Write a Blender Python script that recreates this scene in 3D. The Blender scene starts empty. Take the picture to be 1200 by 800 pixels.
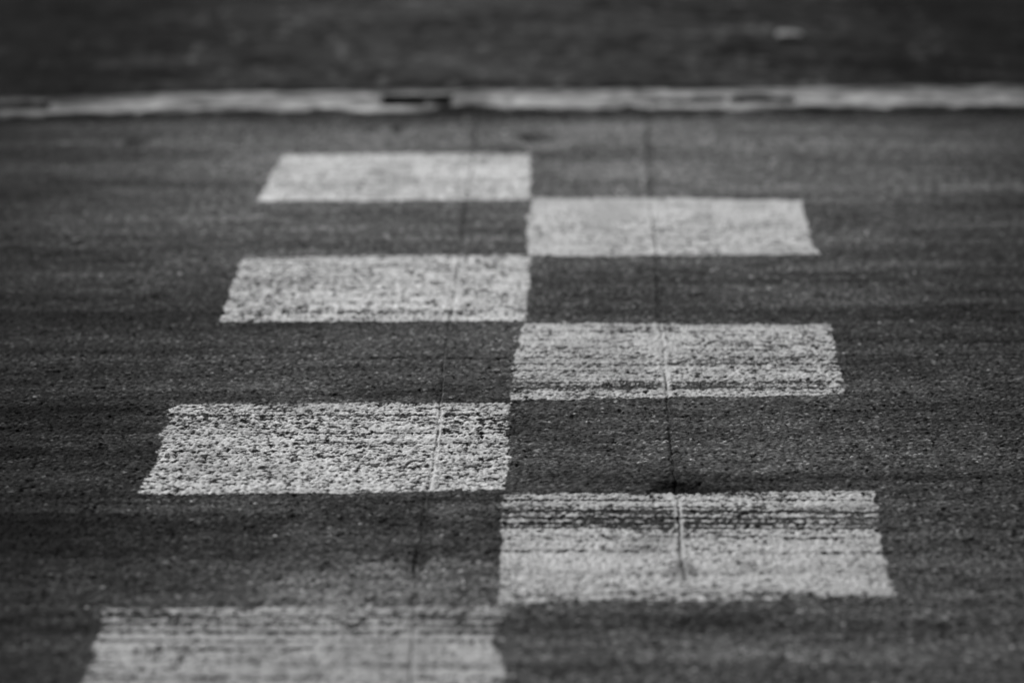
import bpy, math
import numpy as np

# ------------------------------------------------------------------ scene, camera
scene = bpy.context.scene
COL = scene.collection
H = 1.45                     # camera height above the track
F = 4500.0                   # focal length in photo pixels (135 mm on 36 mm)
TH = math.atan(1090.0 / F)   # downward tilt
cT, sT = math.cos(TH), math.sin(TH)

def gp(px, py, z=0.0):
    """photo pixel -> point on the horizontal plane at height z (metres)"""
    u = -(py - 400.0)
    dx, dy, dz = px - 600.0, F * cT + u * sT, -F * sT + u * cT
    t = (H - z) / -dz
    return (dx * t, dy * t)

def axis_depth(py):
    return F * H / (cT * (py + 690.0))

cam = bpy.data.cameras.new('camera')
cam.sensor_width = 36.0
cam.lens = 135.0
cam.clip_start = 0.05
cam.clip_end = 2000
cam.dof.use_dof = True
cam.dof.focus_distance = axis_depth(506)
cam.dof.aperture_fstop = 2.5
cam.dof.aperture_blades = 9
camo = bpy.data.objects.new('camera', cam)
camo.location = (0, 0, H)
camo.rotation_euler = (math.pi / 2 - TH, 0, 0)
COL.objects.link(camo)
scene.camera = camo

# ------------------------------------------------------------------ noise helpers
def _hash(ix, iy, seed):
    h = ix * np.uint32(374761393) + iy * np.uint32(668265263) + np.uint32((seed * 974711) & 0xFFFFFFFF)
    h ^= h >> np.uint32(13); h *= np.uint32(1274126177)
    h ^= h >> np.uint32(16); h *= np.uint32(2246822519)
    h ^= h >> np.uint32(15)
    return (h & np.uint32(0xFFFFFF)).astype(np.float32) * np.float32(1 / 16777215.0)

def _cell(v):
    f = np.floor(v)
    return f.astype(np.int64).astype(np.uint32), (v - f).astype(np.float32)
U1 = np.uint32(1)

def vn(x, y, sx, sy, seed):
    """smooth value noise 0..1, feature size sx by sy metres"""
    x = x / sx + 1000.3; y = y / sy + 1000.7
    ix, fx = _cell(x); iy, fy = _cell(y)
    ix, iy, fx, fy = np.broadcast_arrays(ix, iy, fx, fy)
    fx = fx * fx * (3 - 2 * fx); fy = fy * fy * (3 - 2 * fy)
    a = _hash(ix, iy, seed); b = _hash(ix + U1, iy, seed)
    c = _hash(ix, iy + U1, seed); d = _hash(ix + U1, iy + U1, seed)
    return (a * (1 - fx) + b * fx) * (1 - fy) + (c * (1 - fx) + d * fx) * fy

def fbm(x, y, sx, sy, seed, n=3):
    s = 0; w = 0; a = 1.0
    for k in range(n):
        s = s + a * vn(x + k * .37 * sx, y, sx / 2 ** k, sy / 2 ** k, seed + 17 * k)
        w += a; a *= .55
    return s / w

def voro(x, y, s, seed):
    """distance to the nearest jittered point (in cells) and that cell's random value"""
    x = x / s + 500.2; y = y / s + 500.6
    ix, fx = _cell(x); iy, fy = _cell(y)
    best = np.full(fx.shape, 9.0, np.float32); bx = ix.copy(); by = iy.copy()
    for dx in (-1, 0, 1):
        for dy in (-1, 0, 1):
            cx = ix + np.uint32(dx & 0xFFFFFFFF); cy = iy + np.uint32(dy & 0xFFFFFFFF)
            d = (_hash(cx, cy, seed) + (dx - fx)) ** 2 + (_hash(cx, cy, seed + 1) + (dy - fy)) ** 2
            m = d < best
            np.copyto(best, d, where=m); np.copyto(bx, cx, where=m); np.copyto(by, cy, where=m)
    return np.sqrt(best), _hash(bx, by, seed + 2), _hash(bx, by, seed + 3)

def sst(a, b, v):
    t = np.clip((v - a) / (b - a), 0, 1)
    return t * t * (3 - 2 * t)

def blob(X, Y, px, py, rx, ry, nz=.25, seed=5):
    """soft round-ish spot centred at photo pixel (px,py), radii in metres"""
    cx, cy = gp(px, py)
    out = np.zeros(X.shape)
    m = (np.abs(X - cx) < 1.75 * rx) & (np.abs(Y - cy) < 1.75 * ry)
    if not m.any(): return out
    x, y = X[m], Y[m]
    r = np.sqrt(((x - cx) / rx) ** 2 + ((y - cy) / ry) ** 2)
    r = r + nz * (fbm(x, y, rx * .6, ry * .6, seed) - .5) * 2
    out[m] = 1 - sst(.45, 1.15, r)
    return out

def polydist(X, Y, pts):
    out = np.full(X.shape, .05)
    m = (X > min(p[0] for p in pts) - .05) & (X < max(p[0] for p in pts) + .05) & (Y > min(p[1] for p in pts) - .05) & (Y < max(p[1] for p in pts) + .05)
    if not m.any(): return out
    x, y = X[m], Y[m]
    d = np.full(x.shape, .05)
    for (ax, ay), (bx, by) in zip(pts[:-1], pts[1:]):
        ex, ey = bx - ax, by - ay
        t = np.clip(((x - ax) * ex + (y - ay) * ey) / (ex * ex + ey * ey), 0, 1)
        d = np.minimum(d, np.hypot(x - ax - t * ex, y - ay - t * ey))
    out[m] = d
    return out

def polysdf(X, Y, pts):
    """signed distance, positive inside"""
    d = polydist(X, Y, pts + pts[:1])
    ins = np.zeros(X.shape, bool)
    n = len(pts)
    for i in range(n):
        ax, ay = pts[i]; bx, by = pts[(i + 1) % n]
        if ay == by: continue
        c = ((ay > Y) != (by > Y)) & (X < (bx - ax) * (Y - ay) / (by - ay) + ax)
        ins ^= c
    return np.where(ins, d, -d)

# ------------------------------------------------------------------ traced lines
CRACK_L = [gp(*p) for p in [(558, 128), (556, 160), (556, 182), (549, 215), (545, 250), (538, 290), (535, 330), (527, 378), (524, 405),
                            (520, 440), (518, 470), (512, 510), (508, 545), (502, 575), (497, 612), (491, 645), (487, 690), (484, 722), (482, 765), (478, 830)]]
CRACK_R = [gp(*p) for p in [(757, 128), (760, 180), (763, 240), (766, 268), (770, 300), (771, 340), (772, 378), (776, 405), (779, 440), (783, 472),
                            (785, 500), (788, 530), (792, 562), (794, 590), (796, 618), (797, 645), (801, 668), (803, 680)]]
def interp_line(pts):
    xs = np.array([gp(px, py, .006)[0] for px, py in pts]); ys = np.array([gp(px, py, .006)[1] for px, py in pts])
    return lambda X: np.interp(X, xs, ys)
YF = interp_line([(-60, 137), (60, 132), (200, 127), (330, 126), (460, 127.5), (600, 126.5), (760, 126), (900, 124.5), (1060, 122), (1260, 122.5)])
YR = interp_line([(-60, 111), (60, 109.5), (200, 104), (330, 102), (500, 101), (760, 99.5), (900, 98.5), (1060, 96.5), (1260, 96)])

# long thin cross scratches / seams running with the traffic:  (x0, x1, y0, y1, half width m, depth m, tone, fade)
SEAMS = []
def seam(pts, w, dep, tone): SEAMS.append(([gp(*p) for p in pts], w, dep, tone))
seam([(110, 431), (220, 427), (330, 421), (480, 420), (602, 420)], .006, .0012, .55)
seam([(990, 417), (1090, 415), (1215, 416)], .007, .001, .6)
seam([(100, 279), (200, 281), (330, 284), (520, 283)], .012, .001, .72)
seam([(-10, 614), (80, 612), (160, 605)], .009, .001, .6)
seam([(960, 508), (1080, 514), (1210, 520)], .006, .001, .7)

def height(X, Y):
    f1, v, v2 = voro(X * .74, Y, .0058, 11)
    chip = np.clip(1 - (f1 / .62) ** 2, 0, 1) * (.35 + .65 * v2)
    g1, w, w2 = voro(X * .8, Y, .0036, 41)
    small = np.clip(1 - (g1 / .6) ** 2, 0, 1) * w2
    h = .0027 * (chip - .38) + .0012 * (small - .3)
    h = h + .0016 * (fbm(X, Y, .035, .03, 3) - .5)
    h = h + .004 * (fbm(X, Y, .9, .35, 4) - .5)
    pit = sst(.70, .80, fbm(X, Y, .014, .012, 9, 2))
    h = h - .0022 * pit
    # brushing / drag texture that runs with the traffic
    h = h - .0010 * sst(.58, .85, fbm(X, Y, .30, .006, 21, 2))
    for pts, w_, dep, tone in SEAMS:
        h = h - dep * (1 - sst(.3, 1, polydist(X, Y, pts) / w_))
    j = .0035 * (fbm(X, Y, .02, .03, 61, 2) - .5) * 2
    j2 = .004 * (fbm(X, Y, .02, .03, 67, 2) - .5) * 2
    for L, jj in ((CRACK_L, j), (CRACK_R, j2)):
        d = polydist(X + jj, Y, L)
        wv = .0012 + .0016 * fbm(X, Y, .05, .07, 63)
        h = h - (.0014 if L is CRACK_L else .0022) * sst(.25, .6, fbm(X, Y, .04, .16, 69, 2)) * (1 - sst(.4, 1.1, d / wv)) + (.0004 if L is CRACK_L else .0009) * np.exp(-((d - .007) / .004) ** 2)
    # spalled spots
    h = h - .006 * blob(X, Y, 797, 571, .030, .045, .5, 71) - .005 * blob(X, Y, 490, 658, .014, .06, .5, 72)
    h = h - .008 * blob(X, Y, 628, 161, .036, .055, .3, 73) - .006 * blob(X, Y, 466, 151, .010, .05, .3, 74) \
          - .005 * blob(X, Y, 435, 153, .009, .04, .3, 75) - .006 * blob(X, Y, 160, 167, .025, .05, .4, 76)
    # gutter dip in front of the concrete
    e = YF(X) + .012 * (fbm(X, Y * 0, .06, 1, 77) - .5) - Y
    h = h - .008 * (1 - sst(.04, .13, e))
    return h, chip, v, v2, pit, small, w

def track_tone(X, Y, hh):
    h, chip, v, v2, pit, small, w = hh
    # aggregate: most chips stay bitumen dark, some are polished pale stone
    t = .076 + .048 * (v - .5) + .030 * (small - .3)
    pale = sst(.82, .95, v) * sst(.25, .7, chip)
    t = t + .17 * pale * (.4 + .6 * v2)
    t = t + .09 * sst(.93, .99, w) * sst(.3, .6, small)
    t = t * (1 - .45 * pit)
    # rubber laid with the traffic, in long lanes
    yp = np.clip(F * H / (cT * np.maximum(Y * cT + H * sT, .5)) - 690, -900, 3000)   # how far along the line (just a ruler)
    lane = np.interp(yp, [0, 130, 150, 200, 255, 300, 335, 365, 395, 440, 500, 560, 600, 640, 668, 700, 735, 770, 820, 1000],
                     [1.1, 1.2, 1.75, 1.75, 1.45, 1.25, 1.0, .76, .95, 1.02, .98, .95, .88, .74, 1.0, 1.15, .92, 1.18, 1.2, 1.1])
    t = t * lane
    Ys = Y + .06 * (fbm(X, Y, .7, .5, 30, 2) - .5) + .012 * X         # the traffic does not run dead straight
    Yt = Y - .055 * X + .05 * (fbm(X, Y, .5, .6, 29, 2) - .5)           # a second set of marks crosses at a slight angle
    s1 = .65 * fbm(X, Ys, 1.1, .065, 31, 4) + .35 * fbm(X, Yt, .8, .05, 26, 3)
    s2 = .5 * fbm(X, Ys, .35, .018, 32, 3) + .5 * fbm(X, Yt, .22, .022, 27, 3); s3 = fbm(X, Y, .32, .16, 33, 4)
    t = t * np.clip(1 + 1.2 * (s1 - .5) + 1.0 * (s2 - .5) + 1.0 * (s3 - .5), .3, 2)
    dark = sst(.62, .8, fbm(X, Yt, .16, .045, 35, 3))
    t = t * (1 - .38 * dark)
    # vignette painted into the asphalt tone: darker to both sides, with streaky edges
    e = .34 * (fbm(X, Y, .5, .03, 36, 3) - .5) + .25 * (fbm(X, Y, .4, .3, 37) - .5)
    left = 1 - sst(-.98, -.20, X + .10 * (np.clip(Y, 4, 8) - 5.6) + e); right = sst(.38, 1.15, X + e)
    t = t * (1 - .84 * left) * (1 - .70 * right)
    # traced seams, crack dirt and stains
    for pts, w_, dep, tone in SEAMS:
        t = t * (1 - (1 - tone) * (1 - sst(.3, 1.3, polydist(X, Y, pts) / w_)))
    # pale dusty patches, dark oily spots
    for px, py, rx, ry, a, sd in [(475, 682, .18, .12, .85, 51), (390, 692, .15, .09, .6, 57), (545, 597, .08, .06, .7, 52), (642, 172, .05, .045, .8, 53), (540, 610, .05, .08, .3, 58),
                                  (880, 545, .10, .09, .35, 54), (760, 215, .25, .3, .2, 55), (700, 770, .3, .12, .2, 56), (860, 760, .12, .05, .25, 59)]:
        t = t * (1 + a * blob(X, Y, px, py, rx, ry, .45, sd))
    for px, py, rx, ry, a, sd in [(560, 640, .055, .10, .20, 81), (798, 571.5, .050, .040, .90, 82), (850, 573, .045, .022, .4, 83), (490, 655, .016, .06, .4, 84),
                                  (628, 161, .045, .055, .6, 85), (466, 151, .012, .05, .6, 86), (435, 153, .010, .04, .5, 87), (160, 167, .03, .06, .5, 88),
                                  (740, 735, .20, .07, .28, 89), (250, 350, .2, .16, .22, 90), (1130, 370, .16, .12, .3, 91), (860, 365, .3, .09, .25, 92),
                                  (430, 590, .14, .05, .25, 93), (130, 540, .12, .06, .3, 94), (850, 725, .2, .05, .2, 95), (1000, 700, .15, .06, .2, 96)]:
        t = t * (1 - a * blob(X, Y, px, py, rx, ry, .45, sd))
    # darker tone along the gutter
    e = YF(X) - Y + .05 * (fbm(X, Y, .12, .05, 97) - .5)
    t = t * (1 - .70 * (1 - sst(.05, .15, e)))
    return np.clip(t, .008, .4)

def crack_tone(X, Y):
    k = np.ones(X.shape)
    for L in (CRACK_L, CRACK_R):
        d = polydist(X, Y, L)
        k = k * (1 - .55 * (1 - sst(.003, .009, d)) * (.3 + .7 * fbm(X, Y, .03, .08, 64)))
    return k

# ------------------------------------------------------------------ materials
def new_mat(name):
    m = bpy.data.materials.new(name); m.use_nodes = True
    nt = m.node_tree; nt.nodes.clear()
    out = nt.nodes.new('ShaderNodeOutputMaterial')
    b = nt.nodes.new('ShaderNodeBsdfPrincipled')
    nt.links.new(b.outputs[0], out.inputs[0])
    return m, nt, b

def math_node(nt, op, a, b, clamp=False):
    n = nt.nodes.new('ShaderNodeMath'); n.operation = op; n.use_clamp = clamp
    for i, v in enumerate((a, b)):
        if hasattr(v, 'is_output'): nt.links.new(v, n.inputs[i])
        else: n.inputs[i].default_value = v
    return n.outputs[0]

def noise_node(nt, scale, detail=3, rough=.6, vec=None):
    n = nt.nodes.new('ShaderNodeTexNoise')
    n.inputs['Scale'].default_value = scale; n.inputs['Detail'].default_value = detail
    n.inputs['Roughness'].default_value = rough
    if vec is not None: nt.links.new(vec, n.inputs['Vector'])
    return n.outputs['Fac']

def attr_mat(name, fine, rough, spec, bump, amt=.5, specks=0.0, cell=.0042):
    """grey surface: albedo from the mesh's own 'tone' plus procedural fine grain and bump"""
    m, nt, b = new_mat(name)
    geo = nt.nodes.new('ShaderNodeNewGeometry')
    a = nt.nodes.new('ShaderNodeAttribute'); a.attribute_name = 'tone'
    n1 = noise_node(nt, fine, 2, .6, geo.outputs['Position'])
    n2 = noise_node(nt, fine * .22, 3, .6, geo.outputs['Position'])
    f = math_node(nt, 'ADD', math_node(nt, 'MULTIPLY', n1, amt), math_node(nt, 'MULTIPLY', n2, amt))
    f = math_node(nt, 'ADD', f, 1 - amt)
    c = math_node(nt, 'MULTIPLY', a.outputs['Fac'], f)
    if specks:      # single polished or missing stones
        vo = nt.nodes.new('ShaderNodeTexVoronoi'); vo.inputs['Scale'].default_value = 1 / cell
        mp = nt.nodes.new('ShaderNodeMapping'); mp.inputs['Scale'].default_value = (.68, 1, 1)
        nt.links.new(geo.outputs['Position'], mp.inputs['Vector']); nt.links.new(mp.outputs[0], vo.inputs['Vector'])
        sp = nt.nodes.new('ShaderNodeSeparateColor'); nt.links.new(vo.outputs['Color'], sp.inputs[0])
        core = math_node(nt, 'SUBTRACT', 1.0, math_node(nt, 'MULTIPLY', vo.outputs['Distance'], 1.3, True), True)
        hi = math_node(nt, 'MULTIPLY', math_node(nt, 'SUBTRACT', sp.outputs[0], .86, True), 7.0)
        lo = math_node(nt, 'MULTIPLY', math_node(nt, 'SUBTRACT', sp.outputs[1], .70, True), -1.9)
        k = math_node(nt, 'MULTIPLY', math_node(nt, 'ADD', math_node(nt, 'MULTIPLY', hi, 2.6), lo), core)
        mid = math_node(nt, 'MULTIPLY', math_node(nt, 'SUBTRACT', sp.outputs[2], .5), .7)
        c = math_node(nt, 'MULTIPLY', c, math_node(nt, 'ADD', 1.0, math_node(nt, 'MULTIPLY', math_node(nt, 'ADD', k, mid), specks)))
    comb = nt.nodes.new('ShaderNodeCombineColor')
    for i in range(3): nt.links.new(c, comb.inputs[i])
    nt.links.new(comb.outputs[0], b.inputs['Base Color'])
    b.inputs['Roughness'].default_value = rough
    b.inputs['Specular IOR Level'].default_value = spec
    bp = nt.nodes.new('ShaderNodeBump'); bp.inputs['Distance'].default_value = bump; bp.inputs['Strength'].default_value = 1
    nt.links.new(n1, bp.inputs['Height']); nt.links.new(bp.outputs[0], b.inputs['Normal'])
    return m

M_ASPHALT = attr_mat('worn_asphalt', 650, .8, .015, .0013, .7, 1.5)
M_RUNOFF = attr_mat('old_asphalt', 500, .9, .01, .0010)
M_PAINT = attr_mat('worn_white_paint', 800, .7, .04, .0006, .6, .22, .0034)
M_CONC = attr_mat('weathered_concrete', 350, .9, .02, .0010, .5)
M_DIRT = attr_mat('dirt', 400, .95, .1, .0015, .6)

# ------------------------------------------------------------------ mesh from a grid
def grid_mesh(name, X, Y, Z, mat, tone, keep=None, smooth=True):
    """X,Y,Z,tone: arrays (rows, cols); keep: face mask (rows-1, cols-1)"""
    R, C = X.shape
    idx = np.arange(R * C).reshape(R, C)
    f = np.stack([idx[:-1, :-1], idx[:-1, 1:], idx[1:, 1:], idx[1:, :-1]], -1)
    f = f.reshape(-1, 4) if keep is None else f[keep]
    co = np.stack([X, Y, Z], -1).reshape(-1, 3)
    tn = tone.reshape(-1)
    if keep is not None:
        used = np.zeros(R * C, bool); used[f.ravel()] = True
        remap = np.cumsum(used) - 1
        f = remap[f]; co = co[used]; tn = tn[used]
    me = bpy.data.meshes.new(name)
    me.vertices.add(len(co)); me.vertices.foreach_set('co', co.astype(np.float32).ravel())
    me.loops.add(f.size); me.loops.foreach_set('vertex_index', f.astype(np.int32).ravel())
    me.polygons.add(len(f)); me.polygons.foreach_set('loop_start', np.arange(0, f.size, 4, dtype=np.int32))
    me.polygons.foreach_set('use_smooth', np.full(len(f), smooth))
    at = me.attributes.new('tone', 'FLOAT', 'POINT'); at.data.foreach_set('value', tn.astype(np.float32))
    me.update(calc_edges=True)
    me.materials.append(mat)
    ob = bpy.data.objects.new(name, me); COL.objects.link(ob)
    return ob

def tag(o, label=None, cat=None, group=None, kind=None):
    if label: o['label'] = label
    if cat: o['category'] = cat
    if group: o['group'] = group
    if kind: o['kind'] = kind
    return o

def geo_steps(start, first, ratio, end):
    out = []; v = start; s = first
    while v < end:
        s *= ratio; v += s; out.append(v)
    out[-1] = end
    return out

# ------------------------------------------------------------------ track surface
xd = np.concatenate([np.arange(-1.30, -.8, .0022), np.arange(-.8, .8, .0013), np.arange(.8, 1.3001, .0022)])
xs_side = list(np.arange(1.305, 2.3, .008)) + geo_steps(2.3, .01, 1.25, 250)
GX = np.array([-v for v in reversed(xs_side)] + list(xd) + xs_side)
y_near = list(np.arange(2.6, 3.88, .012))
yd = list(np.arange(3.88, 4.5, .0034)) + list(np.arange(4.5, 5.9, .0024)) + list(np.arange(5.9, 6.8, .0042)) + list(np.arange(6.8, 7.99, .006))
Y_END = float(YF(np.array(0.0))) + .03
yd = [v for v in yd if v < Y_END - .004] + [Y_END]
GY = np.array([2.6 - v for v in reversed(geo_steps(0, .02, 1.3, 250))] + y_near + yd)
X, Y = np.meshgrid(GX, GY)
warp = sst(Y_END - .8, Y_END, Y)
Y = Y + warp * (YF(X) - YF(np.zeros(1)))
hh = height(X, Y)
dense = (1 - sst(2.0, 2.3, np.abs(X))) * sst(2.4, 2.8, Y)
Z = hh[0] * dense
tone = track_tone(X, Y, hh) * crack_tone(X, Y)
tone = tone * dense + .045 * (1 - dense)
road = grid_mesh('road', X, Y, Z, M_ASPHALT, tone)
tag(road, 'worn dark grey race track asphalt with streaks of tyre rubber', kind='structure')

# ------------------------------------------------------------------ painted chequer squares
SQ = [
 ('smallest, farthest white square, evenly painted, nearest the concrete kerb on the left', 1.0, .10,
  [(332, 183), (400, 181), (480, 180), (620, 180), (622, 207), (621, 234), (460, 235), (303, 236), (316, 208)]),
 ('smooth pale square of the right column nearest the concrete kerb', .86, .10,
  [(626, 232), (780, 233), (940, 236), (943, 256), (950, 276), (962, 297), (790, 299), (617, 299), (618, 262)]),
 ('mottled white square second in the left column, crossed by the crack near its right side', 1.0, .33,
  [(282, 303), (450, 300), (620, 299), (619, 340), (617, 376), (440, 377), (258, 377), (268, 350)]),
 ('middle square of the right column with thin dark scratches and a pale crack through it', .80, .42,
  [(612, 379), (790, 381), (972, 381), (978, 402), (984, 430), (988, 463), (800, 466), (596, 469), (603, 425)]),
 ('sharply speckled bright white square in the left column, the one in sharpest focus', 1.0, .48,
  [(203, 475), (300, 473), (400, 472), (598, 473), (594, 505), (596, 535), (591, 573), (400, 578), (190, 580), (160, 578), (183, 540), (194, 500)]),
 ('largest whole square, right column, with long black scratch lines along its far edge', .80, .40,
  [(590, 580), (800, 579), (1026, 576), (1028, 600), (1034, 640), (1047, 697), (960, 700), (900, 703), (780, 703), (587, 706), (586, 650), (590, 620)]),
 ('nearest square, cut off by the bottom of the picture, broadly streaked with rubber', .66, .38,
  [(125, 713), (350, 710), (596, 711), (584, 728), (578, 750), (590, 790), (592, 838), (250, 842), (84, 842), (112, 765)]),
]
def yband(Y, py, half_m, X=None, slope=0.0):
    yc = gp(600, py)[1]
    d = Y - yc
    if X is not None: d = d + slope * X
    return np.exp(-(d / half_m) ** 2)
names = []
for k, (label, alb, wear, poly) in enumerate(SQ):
    P = [gp(*p) for p in poly]
    x0, x1 = min(p[0] for p in P) - .02, max(p[0] for p in P) + .02
    y0, y1 = min(p[1] for p in P) - .02, max(p[1] for p in P) + .02
    c = np.where((GX >= x0) & (GX <= x1))[0]; r = np.where((Y[:, len(GX) // 2] >= y0) & (Y[:, len(GX) // 2] <= y1))[0]
    sl = (slice(r[0], r[-1] + 1), slice(c[0], c[-1] + 1))
    x, y, z = X[sl], Y[sl], Z[sl]
    h, chip, v, v2, pit, small, w = [a[sl] for a in hh]
    sd = polysdf(x, y, P) + .012 * (fbm(x, y, .018, .018, 101 + k, 3) - .5) + .010 * (fbm(x, y, .07, .05, 131 + k, 2) - .5)
    # coverage: 1 solid paint, 0 bare
    n = (.80 if k in (2, 4) else .72) * fbm(x, y, .0072, .0042, 151 + k, 2) + (.20 if k in (2, 4) else .28) * fbm(x, y, .010, .009, 155 + k, 2)                          # speckle on the scale of the stones
    st = fbm(x, y, .16, .006 if k < 6 else .010, 171 + k, 3)                         # drag streaks
    wl = fbm(x, y, .12, .09, 191 + k, 2)                          # patches more and less worn
    score = (.62 if k > 4 or k == 3 else .72) * n + (.30 if k > 4 or k == 3 else .20) * st + (.07 if k in (2, 4) else .14) * (wl - .5) + .20 * (.5 - chip) * 0 + 48 * (h - .0) + .10 * (small - .3)
    mu, sg = .46, .085
    thr = mu - sg * 1.9 + wear * sg * 3.1
    # broad bands where tyres wore it more
    ex = np.zeros(x.shape)
    def line(py, half, amt, xa=None, xb=None, slope=0.0, seed=0):
        b = yband(y + .012 * (fbm(x, y * 0, .12, 1, 301 + seed) - .5), py, half, x, slope) * amt
        b = b * (.45 + .9 * fbm(x, y * 0, .10, 1, 321 + seed, 2))
        if xa is not None:
            wa, wb = gp(xa, py)[0], gp(xb, py)[0]
            b = b * sst(wa - .03, wa + .03, x) * (1 - sst(wb - .03, wb + .03, x))
        return b
    if k == 2:
        ex = line(366, .02, .10, seed=1)
    if k == 3:
        for i, (py, a) in enumerate([(419, .14), (427, .16), (434, .10), (449, .14), (455, .20), (389, .10)]): ex = ex + line(py, .006, a, seed=10 + i)
        ex = ex + line(452, .025, .09, seed=17)
    if k == 4:
        for i, (py, a) in enumerate([(481, .04), (487, .20), (493, .06), (508, .10), (521, .08)]): ex = ex + line(py, .0055, a, seed=20 + i)
        ex = ex + line(495, .05, .05, seed=28)
    if k == 5:
        for i, (py, a, hw) in enumerate([(586, .20, .004), (594, .14, .003), (599.5, .55, .006), (607, .50, .005), (613, .30, .006), (618, .26, .005), (628, .12, .003), (646, .18, .004), (662, .10, .003), (696, .12, .012)]):
            ex = ex + line(py, hw, a, seed=30 + i, slope=.012)
        ex = ex + line(608, .030, .10, seed=38)
        ex = ex - line(660, .11, .10, seed=39)
    if k == 6:
        for i, (py, a, hw) in enumerate([(719, .03, .004), (724, .22, .0055), (732, .20, .0055), (741, .26, .0055), (751.5, .28, .005), (728, -.12, .004), (713, -.12, .004), (738, -.15, .004), (747, -.25, .005), (756, -.3, .005), (794, .2, .006)]):
            ex = ex + line(py, hw, a, seed=50 + i, slope=.01)
        ex = ex + .10 * blob(x, y, 560, 735, .06, .06, .4, 410) - line(790, .12, .05, seed=58)
    soft = .035 if k > 2 else .05
    cov = sst(thr - soft + ex, thr + soft + ex, score)
    cov = np.maximum(cov, 0) * sst(-.0015, .0015, sd)
    # crack breaks the film
    for L in (CRACK_L, CRACK_R):
        d = polydist(x, y, L)
        lip = np.exp(-((d - (.0035 if k >= 3 else .006)) / .0022) ** 2)
        cov = np.maximum(cov, (.95 if k >= 3 else .2) * lip * sst(0, .003, sd) * (fbm(x, y, .02, .05, 65) > .42))
        cov = cov * (1 - (.30 if k in (0, 1, 2, 4) else .6 if k < 6 else .8) * (1 - sst(.0006, .0020, d)) * sst(.3, .6, fbm(x, y, .04, .16, 69, 2)))
    if k == 5:
        cov = cov * (1 - .55 * blob(x, y, 801, 668, .020, .06, .5, 420))
    under = tone[sl]
    film = (.66 * alb) * (.84 + .32 * fbm(x, y, .03, .03, 211 + k, 3)) * (1 - .22 * sst(.55, .75, fbm(x, y, .3, .02, 231 + k, 3)))
    film = film * (1 - .22 * sst(.5, .75, fbm(x, y, .10, .16, 251 + k, 2)))
    # tyre grime lies on the film as well as on the asphalt
    tn = under * (1 - cov) + film * cov
    cf = np.maximum(np.maximum(cov[:-1, :-1], cov[1:, 1:]), np.maximum(cov[:-1, 1:], cov[1:, :-1]))
    ob = grid_mesh('painted_square', x, y, z + .00045 , M_PAINT, tn, keep=cf > .02)
    tag(ob, label, 'painted square', 'white squares of the chequered start line')

# ------------------------------------------------------------------ cracks: dirt packed in each groove
def crack(L, jseed, label):
    pts = []
    for (ax, ay), (bx, by) in zip(L[:-1], L[1:]):
        n = max(2, int(math.hypot(bx - ax, by - ay) / .004))
        for i in range(n): pts.append((ax + (bx - ax) * i / n, ay + (by - ay) * i / n))
    px = np.array([p[0] for p in pts]); py = np.array([p[1] for p in pts])
    off = .0035 * (fbm(px, py, .02, .03, jseed, 2) - .5) * 2
    cx = px - off
    wv = .0004 + .0009 * fbm(px, py, .03, .06, jseed + 5)
    prof = np.array([-1, -.4, .4, 1.0])
    Xc = cx[:, None] + wv[:, None] * prof[None]
    Yc = np.repeat(py[:, None], 4, 1)
    hz = height(Xc, Yc)[0]
    base = hz.min(axis=1, keepdims=True)
    Zc = np.maximum(hz, base) + .0003 * np.array([0, 1, 1, 0])[None] + .00005
    tn = .02 + .14 * sst(.4, .7, fbm(Xc, Yc, .03, .09, jseed + 9))
    ob = grid_mesh('crack', Xc, Yc, Zc, M_DIRT, tn)
    tag(ob, label, 'crack', 'long cracks through the chequered line')
crack(CRACK_L, 61, 'dirt filled crack running through the left column of white squares')
crack(CRACK_R, 67, 'dirt filled crack running through the right column of white squares')

# ------------------------------------------------------------------ run-off beyond the kerb
rx = list(np.arange(0, 1.9, .006)) + geo_steps(1.9, .01, 1.25, 250)
RX = np.array([-v for v in reversed(rx[1:])] + rx)
RY0 = float(YR(np.array(0.0))) - .03
RY = np.array([RY0] + list(np.arange(RY0 + .01, 11.6, .009)) + geo_steps(11.6, .02, 1.25, 300))
x, y = np.meshgrid(RX, RY)
y = y + (1 - sst(RY0, RY0 + .8, y)) * (YR(x) - YR(np.zeros(1)))
dn = (1 - sst(1.7, 2.0, np.abs(x))) * (1 - sst(11.2, 11.6, y))
f1, v, v2 = voro(x, y, .013, 501)
z = .003 * (np.clip(1 - (f1 / .6) ** 2, 0, 1) * v2 - .3) + .012 * (fbm(x, y, .12, .10, 502) - .5) + .008 * (fbm(x, y, .03, .03, 504, 2) - .5) + .02 * (fbm(x, y, .6, .3, 503) - .5)
z = (z + .003) * dn
t = .040 + .02 * (v - .5)
t = t * np.clip(1 + 1.6 * (fbm(x, y, .55, .16, 505, 4) - .5) + 1.0 * (fbm(x, y, .16, .09, 506, 3) - .5) + 1.3 * (fbm(x, y, .03, .05, 508, 2) - .5), .25, 2.4)
t = t * (1 + 1.6 * sst(.70, .85, fbm(x, y, .028, .07, 509, 2)))
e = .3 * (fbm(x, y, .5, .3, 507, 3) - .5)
t = t * (1 - .72 * (1 - sst(-1.15, -.2, x + e))) * (1 - .66 * sst(.35, 1.15, x + e))  # lens falloff towards both sides, painted into the run-off tone
for px, py, rx_, ry_, a, sd in [(830, 78, .22, .10, .4, 511), (150, 72, .2, .1, .5, 512), (590, 85, .12, .09, .3, 513), (1090, 37, .07, .12, .5, 514), (460, 70, .2, .12, .25, 515), (560, 10, .5, .2, .3, 518)]:
    t = t * (1 + a * blob(x, y, px, py, rx_, ry_, .5, sd))
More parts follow.
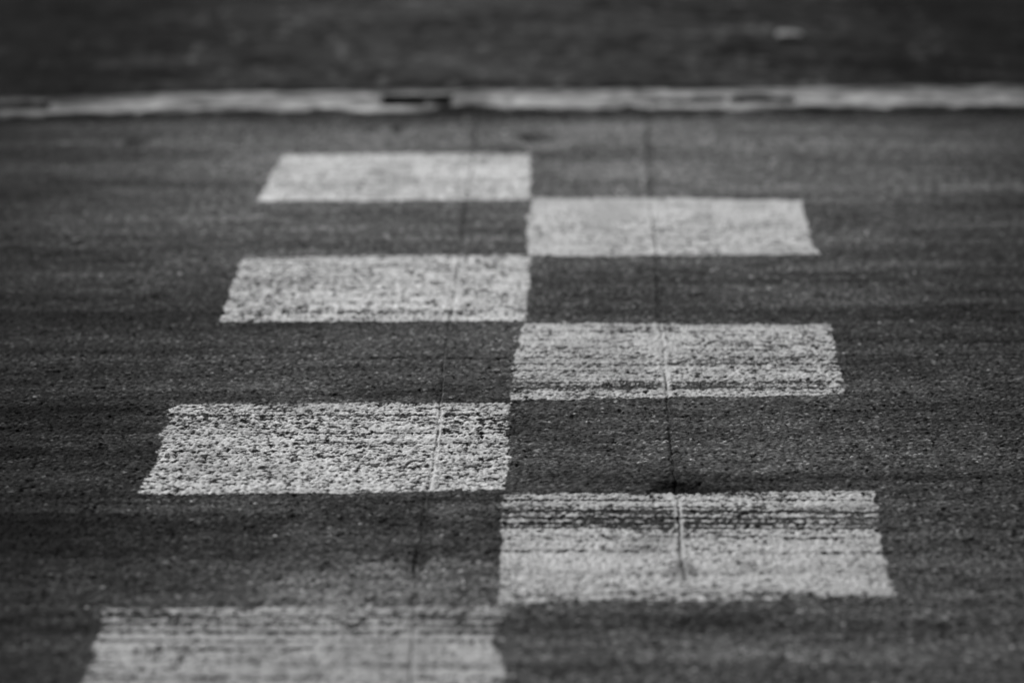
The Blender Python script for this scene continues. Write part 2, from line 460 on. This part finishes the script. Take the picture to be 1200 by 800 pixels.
for px, py, rx_, ry_, a, sd in [(140, 86, .3, .09, .5, 516), (1030, 68, .25, .2, .35, 517), (340, 76, .18, .12, .3, 519)]:
    t = t * (1 - a * blob(x, y, px, py, rx_, ry_, .5, sd))
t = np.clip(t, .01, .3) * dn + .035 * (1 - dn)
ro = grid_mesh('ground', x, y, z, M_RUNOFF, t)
tag(ro, 'dark rough run-off asphalt beyond the concrete kerb', kind='structure')

# ------------------------------------------------------------------ concrete drain kerb with inlets
KZ = .004
kx = list(np.arange(0, 1.9, .005)) + geo_steps(1.9, .01, 1.3, 250)
KX = np.array([-v for v in reversed(kx[1:])] + kx)
nv = 70
V = np.concatenate([[0, 0, 0], np.linspace(0, 1, nv), [1, 1, 1]])
x, vv = np.meshgrid(KX, V)
yf = YF(x) - .004; yr = YR(x)
rag = .034 * (fbm(x, x * 0, .045, 1, 601, 3) - .5) + .03 * (fbm(x, x * 0, .25, 1, 602, 2) - .5)
# corners knocked off the front edge
for px, w_, dpt in [(560, .075, .055), (505, .05, .02), (735, .035, .03), (380, .05, .02), (1100, .05, .02), (205, .06, .015), (790, .06, .01), (640, .03, .015), (1180, .05, .03)]:
    cx = gp(px, 126, KZ)[0]
    rag = rag + dpt * np.exp(-((x - cx) / w_) ** 2)
rag = rag * (1 - sst(1.6, 1.9, np.abs(x)))
yf = yf + rag
yr = yr + .040 * (fbm(x, x * 0, .07, 1, 603, 3) - .5) * (1 - sst(1.6, 1.9, np.abs(x)))
y = yf + vv * (yr - yf)
z = KZ + .004 * (fbm(x, y, .05, .05, 604) - .5) + .0016 * (fbm(x, y, .012, .012, 605, 2) - .5)
z = z - .006 * (1 - sst(0, .10, vv)) * sst(.4, .7, fbm(x, y, .05, .05, 606))
z = z - .006 * sst(.72, 1, vv)
z[0:3] = np.array([-.08, -.045, -.012])[:, None]; z[-3:] = np.array([-.012, -.045, -.08])[:, None]
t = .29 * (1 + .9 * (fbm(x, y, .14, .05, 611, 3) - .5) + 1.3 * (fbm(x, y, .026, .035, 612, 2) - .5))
t = t * (.72 + .48 * (1 - sst(.25, .75, vv + .3 * (fbm(x, y, .2, .1, 613) - .5))))      # front half painted paler, as if lit from above; rear duller
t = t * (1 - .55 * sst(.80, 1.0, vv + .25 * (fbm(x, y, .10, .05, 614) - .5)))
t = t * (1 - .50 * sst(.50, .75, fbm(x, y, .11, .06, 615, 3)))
t = t * (1 - .6 * (1 - sst(-1.25, -.45, x))) * (1 - .40 * sst(.45, 1.2, x))  # kerb ends darkened by the same painted vignette
t = t * (1 - .5 * blob(x, y, 90, 117, .09, .13, .4, 616)) * (1 - .35 * blob(x, y, 555, 113, .05, .2, .4, 617)) * (1 - .6 * blob(x, y, 500, 123, .055, .06, .5, 618)) * (1 - .3 * blob(x, y, 745, 122, .06, .06, .5, 619))
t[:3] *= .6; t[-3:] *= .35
INLETS = [(446, 530, 111.5, 124.0, 'dark broken'), (768, 848, 114.5, 120.5, 'shallow'), (856, 931, 112.2, 120.0, ''), (-70, 58, 120.5, 129.0, '')]
keep = np.ones((x.shape[0] - 1, x.shape[1] - 1), bool)
rects = []
for (a, b, c, d, lb) in INLETS:
    ym = (c + d) / 2
    X0, X1 = gp(a, ym, KZ)[0], gp(b, ym, KZ)[0]
    Y0, Y1 = gp(600, d, KZ)[1], gp(600, c, KZ)[1]
    rects.append([X0, X1, Y0, Y1])
fx = (x[:-1, :-1] + x[1:, 1:]) / 2; fy = (y[:-1, :-1] + y[1:, 1:]) / 2
jx = .012 * (fbm(fx, fy, .018, .018, 620, 2) - .5); jy = .022 * (fbm(fx, fy, .03, .02, 621, 2) - .5)
for i, R in enumerate(rects):
    keep &= ~((fx + jx > R[0]) & (fx + jx < R[1]) & (fy + jy > R[2]) & (fy + jy < R[3]))
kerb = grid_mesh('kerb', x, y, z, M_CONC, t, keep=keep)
tag(kerb, 'long weathered concrete drain kerb with chipped edges between track and run-off', 'kerb')

def simple_mesh(name, verts, faces, mat, tn, parent=None, smooth=False):
    me = bpy.data.meshes.new(name); me.from_pydata(verts, [], faces)
    at = me.attributes.new('tone', 'FLOAT', 'POINT'); at.data.foreach_set('value', np.full(len(verts), tn, np.float32) if np.isscalar(tn) else np.array(tn, np.float32))
    me.polygons.foreach_set('use_smooth', [smooth] * len(me.polygons))
    me.materials.append(mat)
    o = bpy.data.objects.new(name, me); COL.objects.link(o)
    if parent: o.parent = parent
    return o
for i, (R, inf) in enumerate(zip(rects, INLETS)):
    deep = .045 if inf[4] == 'shallow' else .035
    X0, X1, Y0, Y1 = R[0] - .009, R[1] + .009, R[2] - .014, R[3] + .014
    # pan: a grid that falls to the silt at the bottom, with rubble relief
    u = np.concatenate([[0, 0], np.linspace(0, 1, 31), [1, 1]]); w_ = np.concatenate([[0, 0], np.linspace(0, 1, 25), [1, 1]])
    gx, gy = np.meshgrid(X0 + u * (X1 - X0), Y0 + w_ * (Y1 - Y0))
    gz = -deep + .02 * (fbm(gx, gy, .03, .03, 700 + i) - .5)
    tn = (.08 if i == 0 else .045) + .06 * fbm(gx, gy, .03, .03, 710 + i)
    if i == 0:   # broken front: lumps of rubble near the surface
        lx, ly = gp(505, 129, 0)
        gz = gz + .05 * np.exp(-(((gx - lx) / .022) ** 2 + ((gy - Y0 - .03) / .03) ** 2))
        tn = tn + .10 * np.exp(-(((gx - lx) / .02) ** 2 + ((gy - Y0 - .03) / .03) ** 2))
    edge = np.zeros(gx.shape, bool); edge[0] = edge[-1] = True; edge[:, 0] = edge[:, -1] = True
    mid = np.zeros(gx.shape, bool); mid[1, :] = mid[-2, :] = True; mid[:, 1] = mid[:, -2] = True
    gz = np.where(mid & ~edge, -deep * .98, gz); gz = np.where(edge, -.004, gz)
    o = grid_mesh('drain_inlet', gx, gy, gz, M_DIRT, tn, smooth=False)
    o.parent = kerb
    if i == 0: o['label'] = 'deep broken drain inlet with rubble in it'
    if inf[4] == 'shallow': o['label'] = 'shallow silted drain inlet'

# ------------------------------------------------------------------ loose bits
rng = np.random.default_rng(4)
def stone(name, px, py, w, d, h, tn, label, cat, mat, seed, flat=0, base=None, group=None):
    """an irregular faceted lump, real thickness, resting on the ground"""
    bm_v = []; faces = []
    r = np.random.default_rng(seed)
    nu, nvv = 14, 8
    for j in range(nvv + 1):
        phi = math.pi * j / nvv
        for i in range(nu):
            a = 2 * math.pi * i / nu
            k = 1 + .22 * math.sin(2 * a + seed) * math.sin(phi) + .14 * math.sin(3 * a + 2 * seed + 2 * phi) + r.uniform(-.07, .07)
            X_, Y_, Z_ = math.cos(a) * math.sin(phi) * k, math.sin(a) * math.sin(phi) * k, math.cos(phi)
            if flat: X_ = math.copysign(abs(X_) ** .6, X_); Y_ = math.copysign(abs(Y_) ** .7, Y_)
            bm_v.append((X_ * w / 2, Y_ * d / 2, Z_ * h / 2 * (1 + r.uniform(-.15, .15))))
    for j in range(nvv):
        for i in range(nu):
            faces.append((j * nu + i, (j + 1) * nu + i, (j + 1) * nu + (i + 1) % nu, j * nu + (i + 1) % nu))
    gx_, gy_ = gp(px, py, h / 2)
    zz = (base if base is not None else float(height(np.array([[gx_]]), np.array([[gy_]]))[0][0, 0]))
    me_ = simple_mesh(name, bm_v, faces, mat, tn, smooth=True)
    me_.location = (gx_, gy_, zz + h * .42)
    me_.rotation_euler = (0, 0, r.uniform(-.3, .3))
    tag(me_, label, cat, group)
    return me_
M_SCRAP = attr_mat('pale_scrap', 300, .8, .3, .0015, .4)
stone('scrap', 925, 42.5, .058, .080, .018, .21, 'pale scrap of litter lying alone on the dark run-off beyond the kerb', 'litter', M_SCRAP, 3, flat=1, base=.004)
stone('pebble', 582, 434, .012, .011, .005, .30, 'tiny pale pebble on dark asphalt left of the scratched middle square', 'pebble', M_SCRAP, 7)
stone('pebble', 92, 280, .016, .014, .007, .16, 'blurred grey pebble at the far left of the track', 'pebble', M_SCRAP, 9)
stone('pebble', 152, 326, .012, .012, .006, .15, 'small grey pebble left of the mottled white square', 'pebble', M_SCRAP, 12)

# ------------------------------------------------------------------ light
SUN_EL, SUN_AZ = math.radians(36), math.radians(-30)     # azimuth measured from +Y (beyond the line) towards +X
world = bpy.data.worlds.new('World'); scene.world = world; world.use_nodes = True
nt = world.node_tree; nt.nodes.clear()
sky = nt.nodes.new('ShaderNodeTexSky'); sky.sky_type = 'NISHITA'; sky.sun_disc = False
sky.sun_elevation = SUN_EL; sky.sun_rotation = SUN_AZ
sky.air_density = 1.5; sky.dust_density = 3.0
bw = nt.nodes.new('ShaderNodeRGBToBW')                  # black-and-white film: the sky has no colour either
bg = nt.nodes.new('ShaderNodeBackground'); bg.inputs['Strength'].default_value = .06
out = nt.nodes.new('ShaderNodeOutputWorld')
nt.links.new(sky.outputs[0], bw.inputs[0]); nt.links.new(bw.outputs[0], bg.inputs[0]); nt.links.new(bg.outputs[0], out.inputs[0])
sl_ = bpy.data.lights.new('sun', 'SUN'); sl_.energy = 3.0; sl_.angle = math.radians(1.5); sl_.color = (1, 1, 1)
so = bpy.data.objects.new('sun', sl_); COL.objects.link(so)
from mathutils import Vector
dvec = Vector((math.sin(SUN_AZ) * math.cos(SUN_EL), math.cos(SUN_AZ) * math.cos(SUN_EL), math.sin(SUN_EL)))
so.rotation_euler = dvec.to_track_quat('Z', 'Y').to_euler()

scene.view_settings.view_transform = 'Standard'
scene.view_settings.look = 'None'
scene.view_settings.gamma = 1
scene.view_settings.exposure = 0.25
scene.view_settings.use_curve_mapping = False
